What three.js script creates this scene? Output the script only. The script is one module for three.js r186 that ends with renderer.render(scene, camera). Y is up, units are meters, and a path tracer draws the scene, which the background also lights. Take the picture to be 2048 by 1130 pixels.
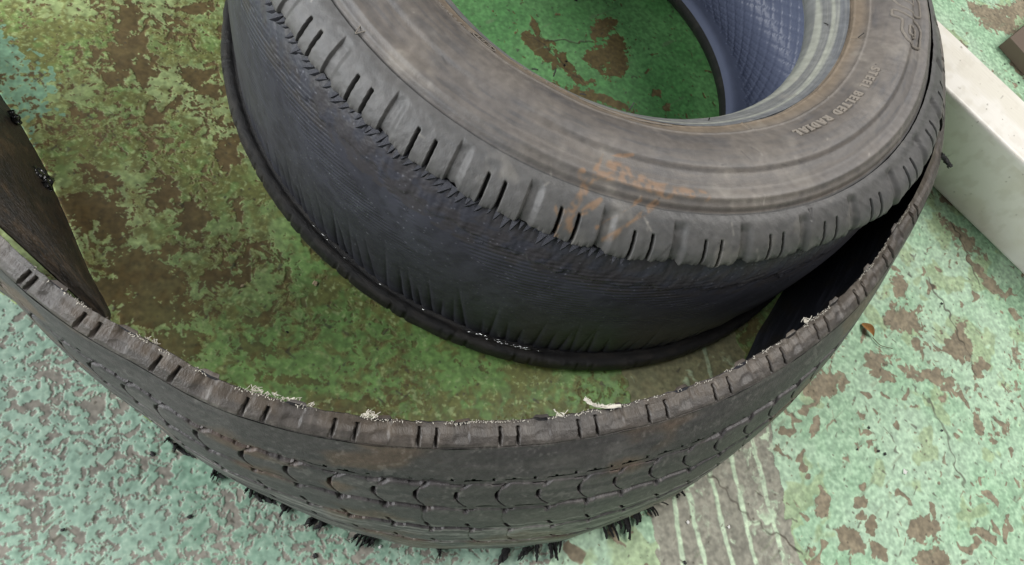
import * as THREE from 'three';
import { mergeGeometries } from 'three/addons/utils/BufferGeometryUtils.js';
import { RoundedBoxGeometry } from 'three/addons/geometries/RoundedBoxGeometry.js';
import { FontLoader } from 'three/addons/loaders/FontLoader.js';
import { TextGeometry } from 'three/addons/geometries/TextGeometry.js';
import { RectAreaLightUniformsLib } from 'three/addons/lights/RectAreaLightUniformsLib.js';

// ------------------------------------------------------------------ camera, light, exposure
const FOCAL = 1504, PITCH = 1.072, ROLL = 0.637, EYE = 0.612;          // hand-held phone, tipped well down and turned
const scene = new THREE.Scene();
scene.background = new THREE.Color().setRGB(0.10, 0.102, 0.105);       // dim workshop air
const camera = new THREE.PerspectiveCamera(2 * Math.atan(565 / FOCAL) * 180 / Math.PI, 2048 / 1130, 0.02, 60);
camera.position.set(0, EYE, 0);
camera.rotation.order = 'YXZ';
camera.rotation.set(-PITCH, 0, ROLL);

const renderer = new THREE.WebGLRenderer({ antialias: true });
renderer.toneMapping = THREE.LinearToneMapping;
renderer.toneMappingExposure = 1.06;
renderer.shadowMap.enabled = true;
RectAreaLightUniformsLib.init();
function panel(w, h, pos, target, rgb, intensity) {
  const l = new THREE.RectAreaLight(new THREE.Color().setRGB(...rgb), intensity, w, h);
  l.position.set(...pos); l.lookAt(...target); scene.add(l); return l;
}
panel(1.9, 1.5, [1.0, 2.5, -1.9], [0, 0, -0.5], [1.0, 0.98, 0.95], 8.6);    // roof light of the workshop
panel(2.8, 2.2, [-2.2, 1.45, 1.5], [-0.1, 0.1, -0.5], [0.96, 0.98, 1.0], 7.4); // open doorway

// ------------------------------------------------------------------ helpers
const sin = Math.sin, cos = Math.cos, PI = Math.PI, abs = Math.abs, min = Math.min, max = Math.max, sqrt = Math.sqrt, exp = Math.exp, floor = Math.floor;
const clamp = (x, a = 0, b = 1) => x < a ? a : x > b ? b : x;
const lerp = (a, b, t) => a + (b - a) * t;
const smooth = (a, b, x) => { const t = clamp((x - a) / (b - a)); return t * t * (3 - 2 * t); };
const bell = (x, w) => exp(-x * x / (w * w));
let seed = 20231;
const rnd = () => { seed = (Math.imul(seed, 1664525) + 1013904223) | 0; return (seed >>> 0) / 4294967296; };
const rr = (a, b) => a + (b - a) * rnd();
function hash(i, j) { let h = Math.imul(i, 374761393) + Math.imul(j, 668265263) | 0; h = Math.imul(h ^ (h >>> 13), 1274126177); return ((h ^ (h >>> 16)) >>> 0) / 4294967296; }
function vn(x, y) {
  const i = floor(x), j = floor(y); let u = x - i, v = y - j; u = u * u * (3 - 2 * u); v = v * v * (3 - 2 * v);
  const a = hash(i, j), b = hash(i + 1, j), c = hash(i, j + 1), d = hash(i + 1, j + 1);
  return a + (b - a) * u + (c - a + (a - b - c + d) * u) * v;
}
function fbm(x, y, n = 4, g = 0.5) { let s = 0, a = 1, t = 0; for (let k = 0; k < n; k++) { s += a * vn(x, y); t += a; a *= g; x = x * 2.03 + 17.3; y = y * 2.03 + 9.1; } return s / t; }
function interp(x, X, Y) { if (x <= X[0]) return Y[0]; for (let k = 1; k < X.length; k++) if (x <= X[k]) return lerp(Y[k - 1], Y[k], (x - X[k - 1]) / (X[k] - X[k - 1])); return Y[Y.length - 1]; }
// a pixel of the photograph -> the point of that ray at height y
const CR = cos(ROLL), SR = sin(ROLL), CP = cos(PITCH), SP = sin(PITCH);
function at(px, py, y = 0) {
  const a = px - 1024, b = py - 565, x = a * CR + b * SR, v = -(-a * SR + b * CR);
  const d = [x, v * CP - FOCAL * SP, -v * SP - FOCAL * CP], t = (y - EYE) / d[1];
  return [d[0] * t, y, d[2] * t];
}
function toPixel(x, y, z) {
  const f = -z * CP - (y - EYE) * SP, u = (y - EYE) * CP - z * SP, a = FOCAL * x / f, b = -FOCAL * u / f;
  return [1024 + a * CR - b * SR, 565 + a * SR + b * CR];
}
const numbers = {};
function numbered(name) { const n = numbers[name] = (numbers[name] ?? -1) + 1; return n ? `${name}_${String(n).padStart(3, '0')}` : name; }
function mesh(name, geo, mat, parent = scene, label) {
  const m = new THREE.Mesh(geo, mat); m.name = parent === scene ? numbered(name) : name; m.castShadow = m.receiveShadow = true; parent.add(m);
  if (label) m.userData.label = label; return m;
}
function tag(o, label, category, group, kind) { Object.assign(o.userData, { label, category }); if (group) o.userData.group = group; if (kind) o.userData.kind = kind; return o; }
function group(name, pos) { const g = new THREE.Group(); g.name = numbered(name); g.position.set(...pos); scene.add(g); return g; }
// a sheet over two lists of parameters
function sheet(us, vs, f, uvf) {
  const nu = us.length, nv = vs.length, P = new Float32Array(nu * nv * 3), T = new Float32Array(nu * nv * 2), I = new Uint32Array((nu - 1) * (nv - 1) * 6);
  let k = 0, q = 0;
  for (let i = 0; i < nu; i++) for (let j = 0; j < nv; j++) { const p = f(us[i], vs[j]); P[3 * k] = p[0]; P[3 * k + 1] = p[1]; P[3 * k + 2] = p[2]; const t = uvf(us[i], vs[j]); T[2 * k] = t[0]; T[2 * k + 1] = t[1]; k++; }
  for (let i = 0; i < nu - 1; i++) for (let j = 0; j < nv - 1; j++) { const a = i * nv + j, b = a + nv; I[q++] = a; I[q++] = a + 1; I[q++] = b; I[q++] = b; I[q++] = a + 1; I[q++] = b + 1; }
  const g = new THREE.BufferGeometry();
  g.setAttribute('position', new THREE.BufferAttribute(P, 3)); g.setAttribute('uv', new THREE.BufferAttribute(T, 2)); g.setIndex(new THREE.BufferAttribute(I, 1)); g.computeVertexNormals();
  return g;
}
const range = (a, b, n) => Array.from({ length: n + 1 }, (_, i) => a + (b - a) * i / n);
function texture(w, h, pixel, srgb = true) {                            // pixel(u, v, out) fills out[0..2] with 0..255, v upward
  const d = new Uint8Array(w * h * 4), o = [0, 0, 0];
  for (let j = 0; j < h; j++) for (let i = 0; i < w; i++) { pixel((i + 0.5) / w, (j + 0.5) / h, o); const k = 4 * (j * w + i); d[k] = clamp(o[0], 0, 255); d[k + 1] = clamp(o[1], 0, 255); d[k + 2] = clamp(o[2], 0, 255); d[k + 3] = 255; }
  const t = new THREE.DataTexture(d, w, h, THREE.RGBAFormat); if (srgb) t.colorSpace = THREE.SRGBColorSpace;
  t.magFilter = THREE.LinearFilter; t.minFilter = THREE.LinearMipmapLinearFilter; t.generateMipmaps = true; t.wrapS = t.wrapT = THREE.RepeatWrapping; t.needsUpdate = true; return t;
}
const mix3 = (o, c, t) => { o[0] += (c[0] - o[0]) * t; o[1] += (c[1] - o[1]) * t; o[2] += (c[2] - o[2]) * t; };
function segDist(x, y, x0, y0, x1, y1) { const dx = x1 - x0, dy = y1 - y0, t = clamp(((x - x0) * dx + (y - y0) * dy) / (dx * dx + dy * dy)); return Math.hypot(x - x0 - t * dx, y - y0 - t * dy); }

// ------------------------------------------------------------------ the peeled strip's run over the floor (used by the floor too)
const TC = [-0.099, -0.565];                                           // the tyre's axis
const STRIP_W = 0.168;
const topPx = [[1853, 339], [1842, 368], [1825, 402], [1800, 437], [1759, 510], [1715, 562], [1661, 612], [1614, 646], [1557, 686], [1500, 717], [1463, 738], [1392, 767], [1305, 795], [1231, 812], [1180, 822], [1090, 836], [918, 844], [762, 838], [618, 814], [493, 781], [400, 742], [317, 692], [193, 627], [93, 556], [0, 471], [-110, 360], [-230, 230]];
const strip = (() => {
  const L = [0]; for (let k = 1; k < topPx.length; k++) L.push(L[k - 1] + Math.hypot(topPx[k][0] - topPx[k - 1][0], topPx[k][1] - topPx[k - 1][1]));
  const N = 140, tp = range(0, L[L.length - 1], N - 1).map((l) => [interp(l, L, topPx.map((p) => p[0])), interp(l, L, topPx.map((p) => p[1]))]);
  for (let it = 0; it < 6; it++) { const c = tp.map((p) => [...p]); for (let k = 1; k < N - 1; k++) for (const a of [0, 1]) tp[k][a] = (c[k - 1][a] + 2 * c[k][a] + c[k + 1][a]) / 4; }
  const kx = [-230, 0, 300, 600, 900, 1200, 1400, 1600, 1750, 1870], kl = [0.0117, -0.0174, 0.0017, 0.0236, 0.0536, 0.0654, 0.0577, 0.0351, 0.003, 0.0051];
  const sx = [-230, 300, 900, 1400, 1700, 1870], ks = [0.0125, 0.0132, 0.0184, 0.0246, 0.0272, 0.0262];
  const T = [], ln = [], sg = [];
  for (const p of tp) {
    const l = interp(p[0], kx, kl), y = sqrt(STRIP_W ** 2 - l * l) + clamp((p[0] - 1750) / 103) * 0.017;
    T.push(at(p[0], p[1], y)); ln.push(l); sg.push(interp(p[0], sx, ks));
  }
  const S = [0], fr = [];
  for (let k = 1; k < N; k++) S.push(S[k - 1] + Math.hypot(T[k][0] - T[k - 1][0], T[k][1] - T[k - 1][1], T[k][2] - T[k - 1][2]));
  for (let k = 0; k < N; k++) {
    const a = T[max(k - 1, 0)], b = T[min(k + 1, N - 1)], t = new THREE.Vector3(b[0] - a[0], b[1] - a[1], b[2] - a[2]).normalize();
    const n = new THREE.Vector3(-t.z, 0, t.x).normalize().negate();     // out of the curve
    const top = new THREE.Vector3(...T[k]), bot = top.clone().addScaledVector(n, ln[k]); bot.y = 0.0006;
    const u = top.clone().sub(bot).normalize(), o = t.clone().cross(u).normalize(); if (o.dot(n) < 0) o.negate();
    fr.push({ top, bot, o, sg: sg[k] });
  }
  // before the place where it comes away it still hugs the tyre
  const pre = []; for (let az = -22; az < -1; az += 2) { const a = az * PI / 180, o = new THREE.Vector3(cos(a), 0, sin(a)), w = smooth(-20, 0, az), q = (r, y) => new THREE.Vector3(TC[0] + r * o.x, y, TC[1] + r * o.z); pre.push({ top: q(lerp(0.3235, 0.327, w), lerp(0.188, 0.185, w)), bot: q(lerp(0.326, 0.331, w), 0.0006), o: o.clone(), sg: lerp(0.006, 0.0262, w) }); }
  fr.unshift(...pre); S.length = 0; S.push(0); for (let k = 1; k < fr.length; k++) S.push(S[k - 1] + fr[k].top.distanceTo(fr[k - 1].top));
  return { S, fr, L: S[S.length - 1] };
})();
function stripAt(s, v, off) {                                          // s along, v 0 (top edge) .. STRIP_W (bottom), off outward from the inner face
  let k = 1; const S = strip.S; { let a = 1, b = S.length - 1; while (a < b) { const m = (a + b) >> 1; if (S[m] < s) a = m + 1; else b = m; } k = a; }
  const t = clamp((s - S[k - 1]) / (S[k] - S[k - 1])), A = strip.fr[k - 1], B = strip.fr[k], f = v / STRIP_W, o = lerp(A.sg, B.sg, t) * 4 * f * (1 - f) + off, r = [0, 0, 0];
  for (let c = 0; c < 3; c++) { const x = 'xyz'[c]; r[c] = lerp(lerp(A.top[x], B.top[x], t), lerp(A.bot[x], B.bot[x], t), f) + lerp(A.o[x], B.o[x], t) * o; }
  if (r[1] < 0.0005) r[1] = 0.0005;
  return r;
}
function stripS(px, py, v = 0.006, off = 0.008) {                       // the place along the strip that shows at a pixel
  let best = 1e9, bs = 0; for (let s = 0; s <= strip.L; s += 0.001) { const p = stripAt(s, v, off), q = toPixel(...p), d = (q[0] - px) ** 2 + (q[1] - py) ** 2; if (d < best) { best = d; bs = s; } } return bs;
}

// ------------------------------------------------------------------ floor: green painted concrete, worn, oil stained, with some shade put into the colour
const FX0 = -0.75, FZ0 = -1.4, FS = 1.7;
const patches = [];                                                    // bare places, from their outlines in the photograph
function patch(px, py, rx, ry, turn = 0, strength = 1) {
  const c = at(px, py), ct = cos(turn), st = sin(turn), a = at(px + rx * ct, py + rx * st), b = at(px - ry * st, py + ry * ct);
  const ax = a[0] - c[0], az = a[2] - c[2], bx = b[0] - c[0], bz = b[2] - c[2], det = ax * bz - az * bx;
  patches.push([c[0], c[2], bz / det, -bx / det, -az / det, ax / det, strength, max(Math.hypot(ax, az), Math.hypot(bx, bz)) * 1.6]);
}
for (const p of [[258, 55, 24, 55], [250, 110, 30, 30], [285, 90, 16, 40], [240, 150, 30, 14], [300, 140, 22, 34], [395, 150, 48, 22], [430, 180, 40, 24], [312, 245, 24, 20], [385, 20, 35, 14],
  [200, 350, 60, 22, 0.3], [170, 420, 60, 45], [215, 440, 40, 55], [330, 400, 26, 42], [390, 440, 40, 36, -0.6], [270, 540, 75, 45, 0.4], [220, 570, 50, 40], [330, 570, 60, 40], [300, 620, 90, 40], [360, 690, 65, 40, 0.3], [300, 700, 50, 25], [430, 560, 30, 34],
  [480, 425, 16, 34], [455, 320, 26, 30], [478, 560, 18, 50], [520, 640, 30, 14], [640, 500, 36, 12, 0.6], [520, 700, 40, 16], [600, 760, 50, 12], [700, 810, 70, 14], [430, 760, 40, 14, 0.4],
  [1205, 55, 26, 30], [1230, 110, 26, 40], [1070, 80, 32, 14, 0.5], [1085, 105, 40, 8, 0.7], [1065, 45, 5, 26, -0.3], [1150, 150, 60, 9, 0.85], [1165, 190, 70, 16, 0.3], [1215, 205, 50, 12, 0.35], [1335, 218, 14, 8], [1310, 188, 10, 6], [1195, 120, 30, 26], [1175, 165, 22, 12],
  [1795, 575, 16, 38, -0.3], [1815, 640, 38, 30, 0.4], [1835, 690, 14, 20], [1775, 530, 26, 8, 0.5], [1852, 545, 9, 10], [1912, 690, 30, 44, -0.2], [1960, 740, 13, 34], [1750, 722, 36, 26, 0.2], [1775, 750, 24, 12], [1655, 765, 34, 22], [1630, 775, 26, 16], [1848, 745, 60, 14, 0.2], [1730, 668, 7, 26, 0.5], [1895, 770, 18, 9],
  [1625, 850, 14, 20, 0.5], [1565, 860, 16, 10], [1605, 815, 10, 10], [1715, 998, 18, 16], [1640, 1000, 12, 28], [1700, 1085, 26, 34], [1755, 1095, 16, 24], [1610, 945, 12, 12], [1740, 1045, 10, 16], [1850, 1050, 30, 30], [1985, 885, 14, 12], [1860, 1110, 34, 18], [1980, 990, 16, 6, 0.8], [1970, 1070, 26, 8, 0.5], [2010, 1050, 8, 30], [1720, 1030, 14, 8], [1960, 850, 10, 28], [1930, 800, 30, 6, 0.9],
  [1990, 40, 60, 22, 0.5], [2030, 20, 40, 20], [1925, 90, 22, 5, 0.9], [2035, 140, 22, 7, 0.8], [1920, 470, 14, 60, -0.8], [1975, 560, 10, 60, -0.7], [1500, 660, 16, 22, 0.5], [1460, 690, 20, 26],
  [330, 960, 26, 50], [460, 1030, 24, 60], [60, 800, 60, 26, 0.5], [200, 830, 30, 60, -0.4], [130, 760, 60, 26, 0.8], [60, 1000, 40, 70], [150, 1080, 40, 30], [30, 930, 30, 30], [250, 900, 40, 20], [720, 1110, 30, 20], [560, 1110, 24, 14], [270, 800, 40, 22, 0.7]]) patch(...p);
// ruled scratches: where a tool dragged paint off in lines
const lines = [[1458, 899, 1514, 1130], [1417, 937, 1465, 1130], [1372, 968, 1410, 1130], [1520, 944, 1569, 1130], [1350, 1010, 1366, 1130], [1478, 905, 1540, 1130]].slice(0, 5).map(([a, b, c, d]) => { const p = at(a, b), q = at(c, d), e = [q[0] - p[0], q[2] - p[2]]; return [p[0] - 0.62 * e[0] * 1.6, p[2] - 0.62 * e[1] * 1.6, q[0] + e[0] * 0.8, q[2] + e[1] * 0.8]; });
const zone = [[1225, 705], [1470, 640], [1525, 820], [1600, 1150], [1325, 1150], [1290, 900]].map(([a, b]) => { const p = at(a, b); return [p[0], p[2]]; });
const cracks = [[1410, 935, 1465, 1000], [1465, 1000, 1520, 1050], [1520, 1050, 1600, 1110], [1862, 790, 1930, 970], [1865, 560, 1960, 760], [1770, 860, 1790, 885], [1900, 440, 1960, 570], [1090, 85, 1185, 86], [1055, 65, 1170, 165], [275, 900, 280, 960]].map(([a, b, c, d]) => { const p = at(a, b), q = at(c, d); return [p[0], p[2], q[0], q[2]]; });
// everything within the strip's curve: stained, with part of its shade coloured in
const basin = (() => { const pts = []; for (let s = 0.2; s <= strip.L; s += 0.02) { const p = stripAt(s, STRIP_W * 0.6, 0); pts.push([p[0], p[2]]); } pts.push([-0.9, -0.6], [-0.9, -1.5], [-0.1, -1.5]); for (const a of [-60, -30, -5]) pts.push([TC[0] + 0.3 * cos(a * PI / 180), TC[1] + 0.3 * sin(a * PI / 180)]); return pts; })();
function inside(poly, x, y) { let c = false; for (let i = 0, j = poly.length - 1; i < poly.length; j = i++) { const [xi, yi] = poly[i], [xj, yj] = poly[j]; if ((yi > y) !== (yj > y) && x < (xj - xi) * (y - yi) / (yj - yi) + xi) c = !c; } return c; }
const tealSheenAt = [[35, 175, 0.022], [62, 225, 0.016], [8, 120, 0.022]].map(([a, b, r]) => [...at(a, b), r]);  // pale teal sheen coloured in near the flap, on less stained paint
const tealSheen = (x, z, wx, wz) => tealSheenAt.some((f) => Math.hypot(wx - f[0], wz - f[2]) + 0.05 * (fbm(x * 60, z * 60 + 3, 3) - 0.5) + 0.03 * (vn(x * 300, z * 300) - 0.5) < f[3]);
const FW = 2048, floorBump = new Uint8Array(FW * FW), floorRough = new Uint8Array(FW * FW);
const floorMap = texture(FW, FW, (u, v, o) => {
  const x = FX0 + u * FS, z = FZ0 + v * FS;
  const wx = x + 0.016 * (fbm(x * 26, z * 26 + 40, 3) - 0.5) + 0.007 * (vn(x * 150, z * 150) - 0.5), wz = z + 0.016 * (fbm(x * 26 + 70, z * 26, 3) - 0.5) + 0.007 * (vn(x * 150 + 31, z * 150) - 0.5);
  const inb = inside(basin, wx, wz), hole = (wx - TC[0]) ** 2 + (wz - TC[1]) ** 2 < 0.235 ** 2, stainShade = inb && !hole ? 1 : 0;
  const inz = inside(zone, x + 1.3 * (wx - x), z + 1.3 * (wz - z));
  const leftOut = !inb && x < 0.16 + 0.1 * (fbm(x * 9, z * 9, 2) - 0.5) && z > -0.3;
  const g1 = fbm(wx * 42, wz * 42 + 5, 4, 0.6), g2 = fbm(wx * 120 + 9, wz * 120, 3, 0.6), g3 = fbm(wx * 11 + 3, wz * 11, 3);
  const lq = inb || leftOut ? 250 : 150, lace = fbm(x * lq + 1.6 * (vn(x * 80, z * 80) - 0.5) + 60, z * lq + 1.6 * (vn(x * 80 + 9, z * 80) - 0.5), 3, 0.7);
  let field = 0;                                                       // how far inside a bare place
  for (const p of patches) {
    const dx = wx - p[0], dz = wz - p[1]; if (abs(dx) > p[7] || abs(dz) > p[7]) continue;
    const a = dx * p[2] + dz * p[3], b = dx * p[4] + dz * p[5]; field = max(field, p[6] * (1.5 - sqrt(a * a + b * b)));
  }
  const keep = tealSheen(x, z, wx, wz), calm = stainShade ? smooth(114, 96, Math.atan2(wz - TC[1], wx - TC[0]) / (PI / 180) + 24 * (g3 - 0.5)) : 0;
  const base = hole ? 0.02 : stainShade ? (keep ? 0.12 : 0.23 - 0.09 * calm + 0.5 * (g3 - 0.5)) : leftOut ? 0.38 + 0.5 * (g3 - 0.5) : 0.13 + 0.5 * (g3 - 0.5);
  const level = max(field * (leftOut ? 0.62 : 0.9), base) + (leftOut ? 2.0 : stainShade ? 1.5 : 1.2) * (lace - 0.5) + (leftOut ? 0.6 : 1.0) * (g1 - 0.5);
  let bare = smooth(0.47, 0.55, level);
  const chips = vn(wx * 78 + 11, wz * 78); if (!stainShade && !leftOut && chips > (hole ? 0.95 : 0.88)) bare = max(bare, smooth(hole ? 0.95 : 0.88, hole ? 0.965 : 0.90, chips));
  const chip2 = vn(wx * 190 + 4, wz * 190); if (!stainShade && chip2 > 0.93) bare = max(bare, 0.8 * smooth(0.93, 0.95, chip2));
  let scratch = 0;
  if (inz) { scratch = 1; let paint = smooth(0.60, 0.68, 0.6 * g1 + 0.4 * g2); for (const l of lines) { const d = segDist(wx * 0.25 + x * 0.75, wz * 0.25 + z * 0.75, ...l); paint = max(paint, smooth(0.0034, 0.0018, d + 0.0022 * (g2 - 0.4))); } bare = max(bare * 0.6, 1 - paint); }
  let crack = 0; for (const l of cracks) { const d = segDist(wx, wz, ...l); if (d < 0.002) crack = max(crack, smooth(0.0016, 0.0004, d) * (0.35 + 0.65 * vn(x * 60, z * 60))); }
  // colours of paint and of what lies under it
  const t1 = fbm(x * 17 + 20, z * 17, 3), t2 = fbm(x * 300, z * 300, 2), t3 = fbm(x * 4 + 7, z * 4, 2);
  if (hole) { o[0] = 104; o[1] = 160; o[2] = 98; } else if (stainShade) { o[0] = 160 - 36 * calm; o[1] = 176 - 14 * calm; o[2] = 120 - 28 * calm; } else if (leftOut) { o[0] = 150; o[1] = 180; o[2] = 160; } else { o[0] = 170; o[1] = 199; o[2] = 170; }  // part of the shade in the hole and centre is put into these tones
  mix3(o, stainShade ? [124 - 12 * calm, 148 - 6 * calm, 86 - 6 * calm] : hole ? [90, 148, 86] : leftOut ? [136, 172, 148] : [152, 189, 154], smooth(0.35, 0.7, t1));
  if (stainShade && keep) { o[0] = 142; o[1] = 184; o[2] = 152; } else if (stainShade) mix3(o, [118, 116, 66], 0.8 * smooth(0.42, 0.60, 0.35 * t1 + 0.65 * g2)); else if (!hole) mix3(o, leftOut ? [150, 170, 152] : [172, 196, 168], (leftOut ? 0.6 : 0.4) * smooth(0.42, 0.68, 0.4 * g1 + 0.6 * t2));
  if (stainShade && !keep) mix3(o, [178, 196, 138], 0.8 * smooth(0.40, 0.22, lace) * smooth(0.3, 0.55, t3 * 0.5 + t1 * 0.5));
  const under = stainShade || (hole) ? [104, 86, 54] : leftOut ? [140, 132, 122] : scratch ? [142, 138, 126] : [132, 118, 98];
  const un = [under[0] + 40 * (t1 - 0.5), under[1] + 38 * (t1 - 0.5), under[2] + 36 * (t1 - 0.5)];
  if (scratch) mix3(o, [196, 212, 182], 0.75);
  mix3(o, un, bare * (stainShade ? 0.9 - 0.35 * calm : 0.92));
  if (!stainShade && !hole && !leftOut && !scratch) mix3(o, [150, 166, 120], 0.6 * smooth(0.6, 0.66, fbm(wx * 30 + 50, wz * 30 + 8, 3)) * (1 - bare));
  // a light rim where the paint has lifted
  const rim = level > 0.36 && level < 0.47 ? 1 : 0; if (rim && !hole) mix3(o, stainShade ? [182, 196, 140] : [196, 220, 192], stainShade ? 0.36 - 0.2 * calm : leftOut ? 0.25 : 0.12);
  mix3(o, [60, 54, 44], 0.75 * crack);
  const pit = vn(x * 210 + 5, z * 210 + 3); if (pit > 0.9) mix3(o, [70, 66, 54], 0.6 * smooth(0.9, 0.97, pit));
  const scuff = vn(x * 260 + z * 90, z * 30 - x * 12); if (!stainShade && scuff > 0.9) mix3(o, [120, 128, 104], 0.4 * smooth(0.9, 0.97, scuff));
  const gm = 0.80 + 0.40 * t2; o[0] *= gm; o[1] *= gm; o[2] *= gm;
  const id = min(FW - 1, floor(v * FW)) * FW + min(FW - 1, floor(u * FW));
  floorBump[id] = clamp(120 + 70 * (1 - bare) + 40 * (t2 - 0.5) + 26 * (g2 - 0.5) - 90 * crack, 0, 255);
  floorRough[id] = clamp(255 * ((stainShade ? 0.5 : 0.62) + 0.16 * bare + 0.25 * (g2 - 0.5)), 0, 255);
});
const grey = (arr, w, h) => { const d = new Uint8Array(w * h * 4); for (let k = 0; k < w * h; k++) { d[4 * k] = d[4 * k + 1] = d[4 * k + 2] = arr[k]; d[4 * k + 3] = 255; } const t = new THREE.DataTexture(d, w, h, THREE.RGBAFormat); t.magFilter = THREE.LinearFilter; t.wrapS = t.wrapT = THREE.MirroredRepeatWrapping; t.needsUpdate = true; return t; };
floorMap.wrapS = floorMap.wrapT = THREE.MirroredRepeatWrapping;
const floorMat = new THREE.MeshStandardMaterial({ map: floorMap, bumpMap: grey(floorBump, FW, FW), bumpScale: 0.0018, roughnessMap: grey(floorRough, FW, FW), roughness: 1 });
{
  const g = sheet(range(-2.4, 2.6, 10), range(-3.2, 1.8, 10), (x, z) => [x, 0, z], (x, z) => [(x - FX0) / FS, (z - FZ0) / FS]);
  const f = mesh('floor', g, floorMat); tag(f, 'worn green painted concrete floor with bare brown patches', 'floor', null, 'structure');
}
console.log('floor done');

// ------------------------------------------------------------------ the tyre
const DEG = PI / 180;
const tyre = group('truck_tyre', [TC[0], 0, TC[1]]);
tag(tyre, 'worn dusty truck tyre lying flat, its tread peeled away in one long curling strip', 'tyre');
function azList(fineA, fineB, fine, coarse = 1.5) { const a = []; for (let x = fineA; x < fineB; x += fine) a.push(x); for (let x = fineB; x < fineA + 360; x += coarse) a.push(x); a.push(fineA + 360); return a; }
const wrap = (a) => ((a + 180) % 360 + 360) % 360 - 180;
function profile(pts, n) { const c = new THREE.CatmullRomCurve3(pts.map(([r, y]) => new THREE.Vector3(r, y, 0)), false, 'centripetal'); return c.getSpacedPoints(n).map((p) => [p.x, p.y]); }
// a ring of a section; bulge(a, k, f, r, y) is the metres it stands proud along the section's normal
function ring(azs, prof, disp, uvf) {
  const n = prof.length, N = prof.map((p, i) => { const a = prof[max(i - 1, 0)], b = prof[min(i + 1, n - 1)], l = Math.hypot(b[0] - a[0], b[1] - a[1]); return [-(b[1] - a[1]) / l, (b[0] - a[0]) / l]; });
  return sheet(azs, range(0, n - 1, n - 1), (a, k) => {
    k = Math.round(k); let [r, y] = prof[k]; if (disp) { const d = disp(a, k / (n - 1), r, y); r += N[k][0] * d; y += N[k][1] * d; } return [r * cos(a * DEG), max(y, 0.0005), r * sin(a * DEG)];
  }, (a, k) => uvf(a, prof[Math.round(k)][0], prof[Math.round(k)][1], k / (n - 1)));
}
const circ = (a, k) => [cos(a * DEG) * k, sin(a * DEG) * k];
const ringNoise = (a, y, k, n = 3) => fbm(cos(a * DEG) * k + 50, sin(a * DEG) * k + 50 + y, n);

// dust, rust smears and grime of the upper side, laid out by angle and radius
function polar(px, py, y) { const p = at(px, py, y), x = p[0] - TC[0], z = p[2] - TC[1]; return [Math.atan2(z, x) / DEG, Math.hypot(x, z)]; }
const smears = [[1200, 318, 1150, 410, 0.004], [1195, 320, 1250, 330, 0.003], [1215, 335, 1330, 398, 0.0065], [1240, 360, 1400, 402, 0.006], [1165, 350, 1215, 365, 0.005], [1130, 400, 1160, 440, 0.004], [1290, 395, 1205, 443, 0.0025], [1315, 405, 1225, 462, 0.0035], [1140, 430, 1200, 400, 0.003]].map(([a, b, c, d, w]) => { const p = polar(a, b, 0.224), q = polar(c, d, 0.219); return [p[0] * DEG * 0.27, p[1], q[0] * DEG * 0.27, q[1], w * 0.62]; });
const scuffs = []; for (let k = 0; k < 46; k++) { const a = rr(-45, 140) * DEG * 0.27, r = rr(0.225, 0.305), t = rr(0, PI), l = rr(0.002, 0.009); scuffs.push([a, r, a + l * cos(t), r + l * sin(t), rnd() < 0.6 ? [168, 162, 152] : [60, 58, 57]]); }
const R0 = 0.18, RW = 0.14;
const dustMap = texture(2048, 256, (u, v, o) => {
  const a = u * 360 - 180, r = R0 + v * RW, [cx, cz] = circ(a, r);
  const n1 = fbm(cx * 26 + 30, cz * 26 + 30, 4), n2 = fbm(cx * 9 + 13, cz * 9, 3), streak = fbm(a * 0.22 + 40, r * 420, 3), fine = fbm(cx * 260, cz * 260, 2), rub = fbm(cx * 70 + 3, cz * 70, 3);
  o[0] = 102; o[1] = 97; o[2] = 93;
  mix3(o, [84, 83, 84], 0.8 * smooth(0.42, 0.66, 0.6 * streak + 0.4 * n2));
  mix3(o, [124, 117, 109], 0.6 * smooth(0.46, 0.70, n1));
  mix3(o, [112, 104, 95], 0.4 * smooth(0.4, 0.65, n2));
  if (r > 0.206) mix3(o, [132, 116, 96], 0.7 * smooth(0.224, 0.209, r + 0.010 * (n1 - 0.5)));        // brown rim dust caught in the rim lines
  if (r <= 0.2065) { o[0] = 118; o[1] = 119; o[2] = 118; mix3(o, [160, 162, 150], smooth(0.45, 0.6, fbm(a * 0.02, r * 260, 2)) * 0.9); mix3(o, [92, 94, 102], 0.7 * smooth(0.1988, 0.2012, r + 0.001 * (n1 - 0.5))); mix3(o, [150, 150, 142], 0.3 * smooth(0.5, 0.7, fbm(a * 0.1, r * 1500, 2))); }
  if (r > 0.283) mix3(o, [88, 88, 88], 0.75);
  mix3(o, [150, 144, 134], 0.35 * smooth(0.6, 0.8, rub) * smooth(0.4, 0.6, n1));
  let s = 0; const aa = a * DEG * 0.27; for (const m of smears) if (abs(aa - m[0]) < 0.08) s = max(s, smooth(m[4] * 1.3, m[4] * 0.5, segDist(aa, r, m[0], m[1], m[2], m[3]) + 0.006 * (rub - 0.5)));
  mix3(o, [158, 116, 80], 0.5 * s * smooth(0.38, 0.6, fine * 0.7 + rub * 0.4));
  for (const k of scuffs) { const da = aa - k[0]; if (abs(da) < 0.02 && abs(r - k[1]) < 0.02) { const q = segDist(aa, r, k[0], k[1], k[2], k[3]); if (q < 0.0012) mix3(o, k[4], 0.4 * smooth(0.0010, 0.0003, q) * fine * 1.6); } }
  const g = 0.9 + 0.2 * fine; o[0] *= g; o[1] *= g; o[2] *= g;
});
const rubberBump = texture(512, 512, (u, v, o) => { const n = 120 + 130 * (fbm(u * 60, v * 60, 3) - 0.5) + 80 * (vn(u * 230, v * 230) - 0.5); o[0] = o[1] = o[2] = n; }, false);
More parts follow.
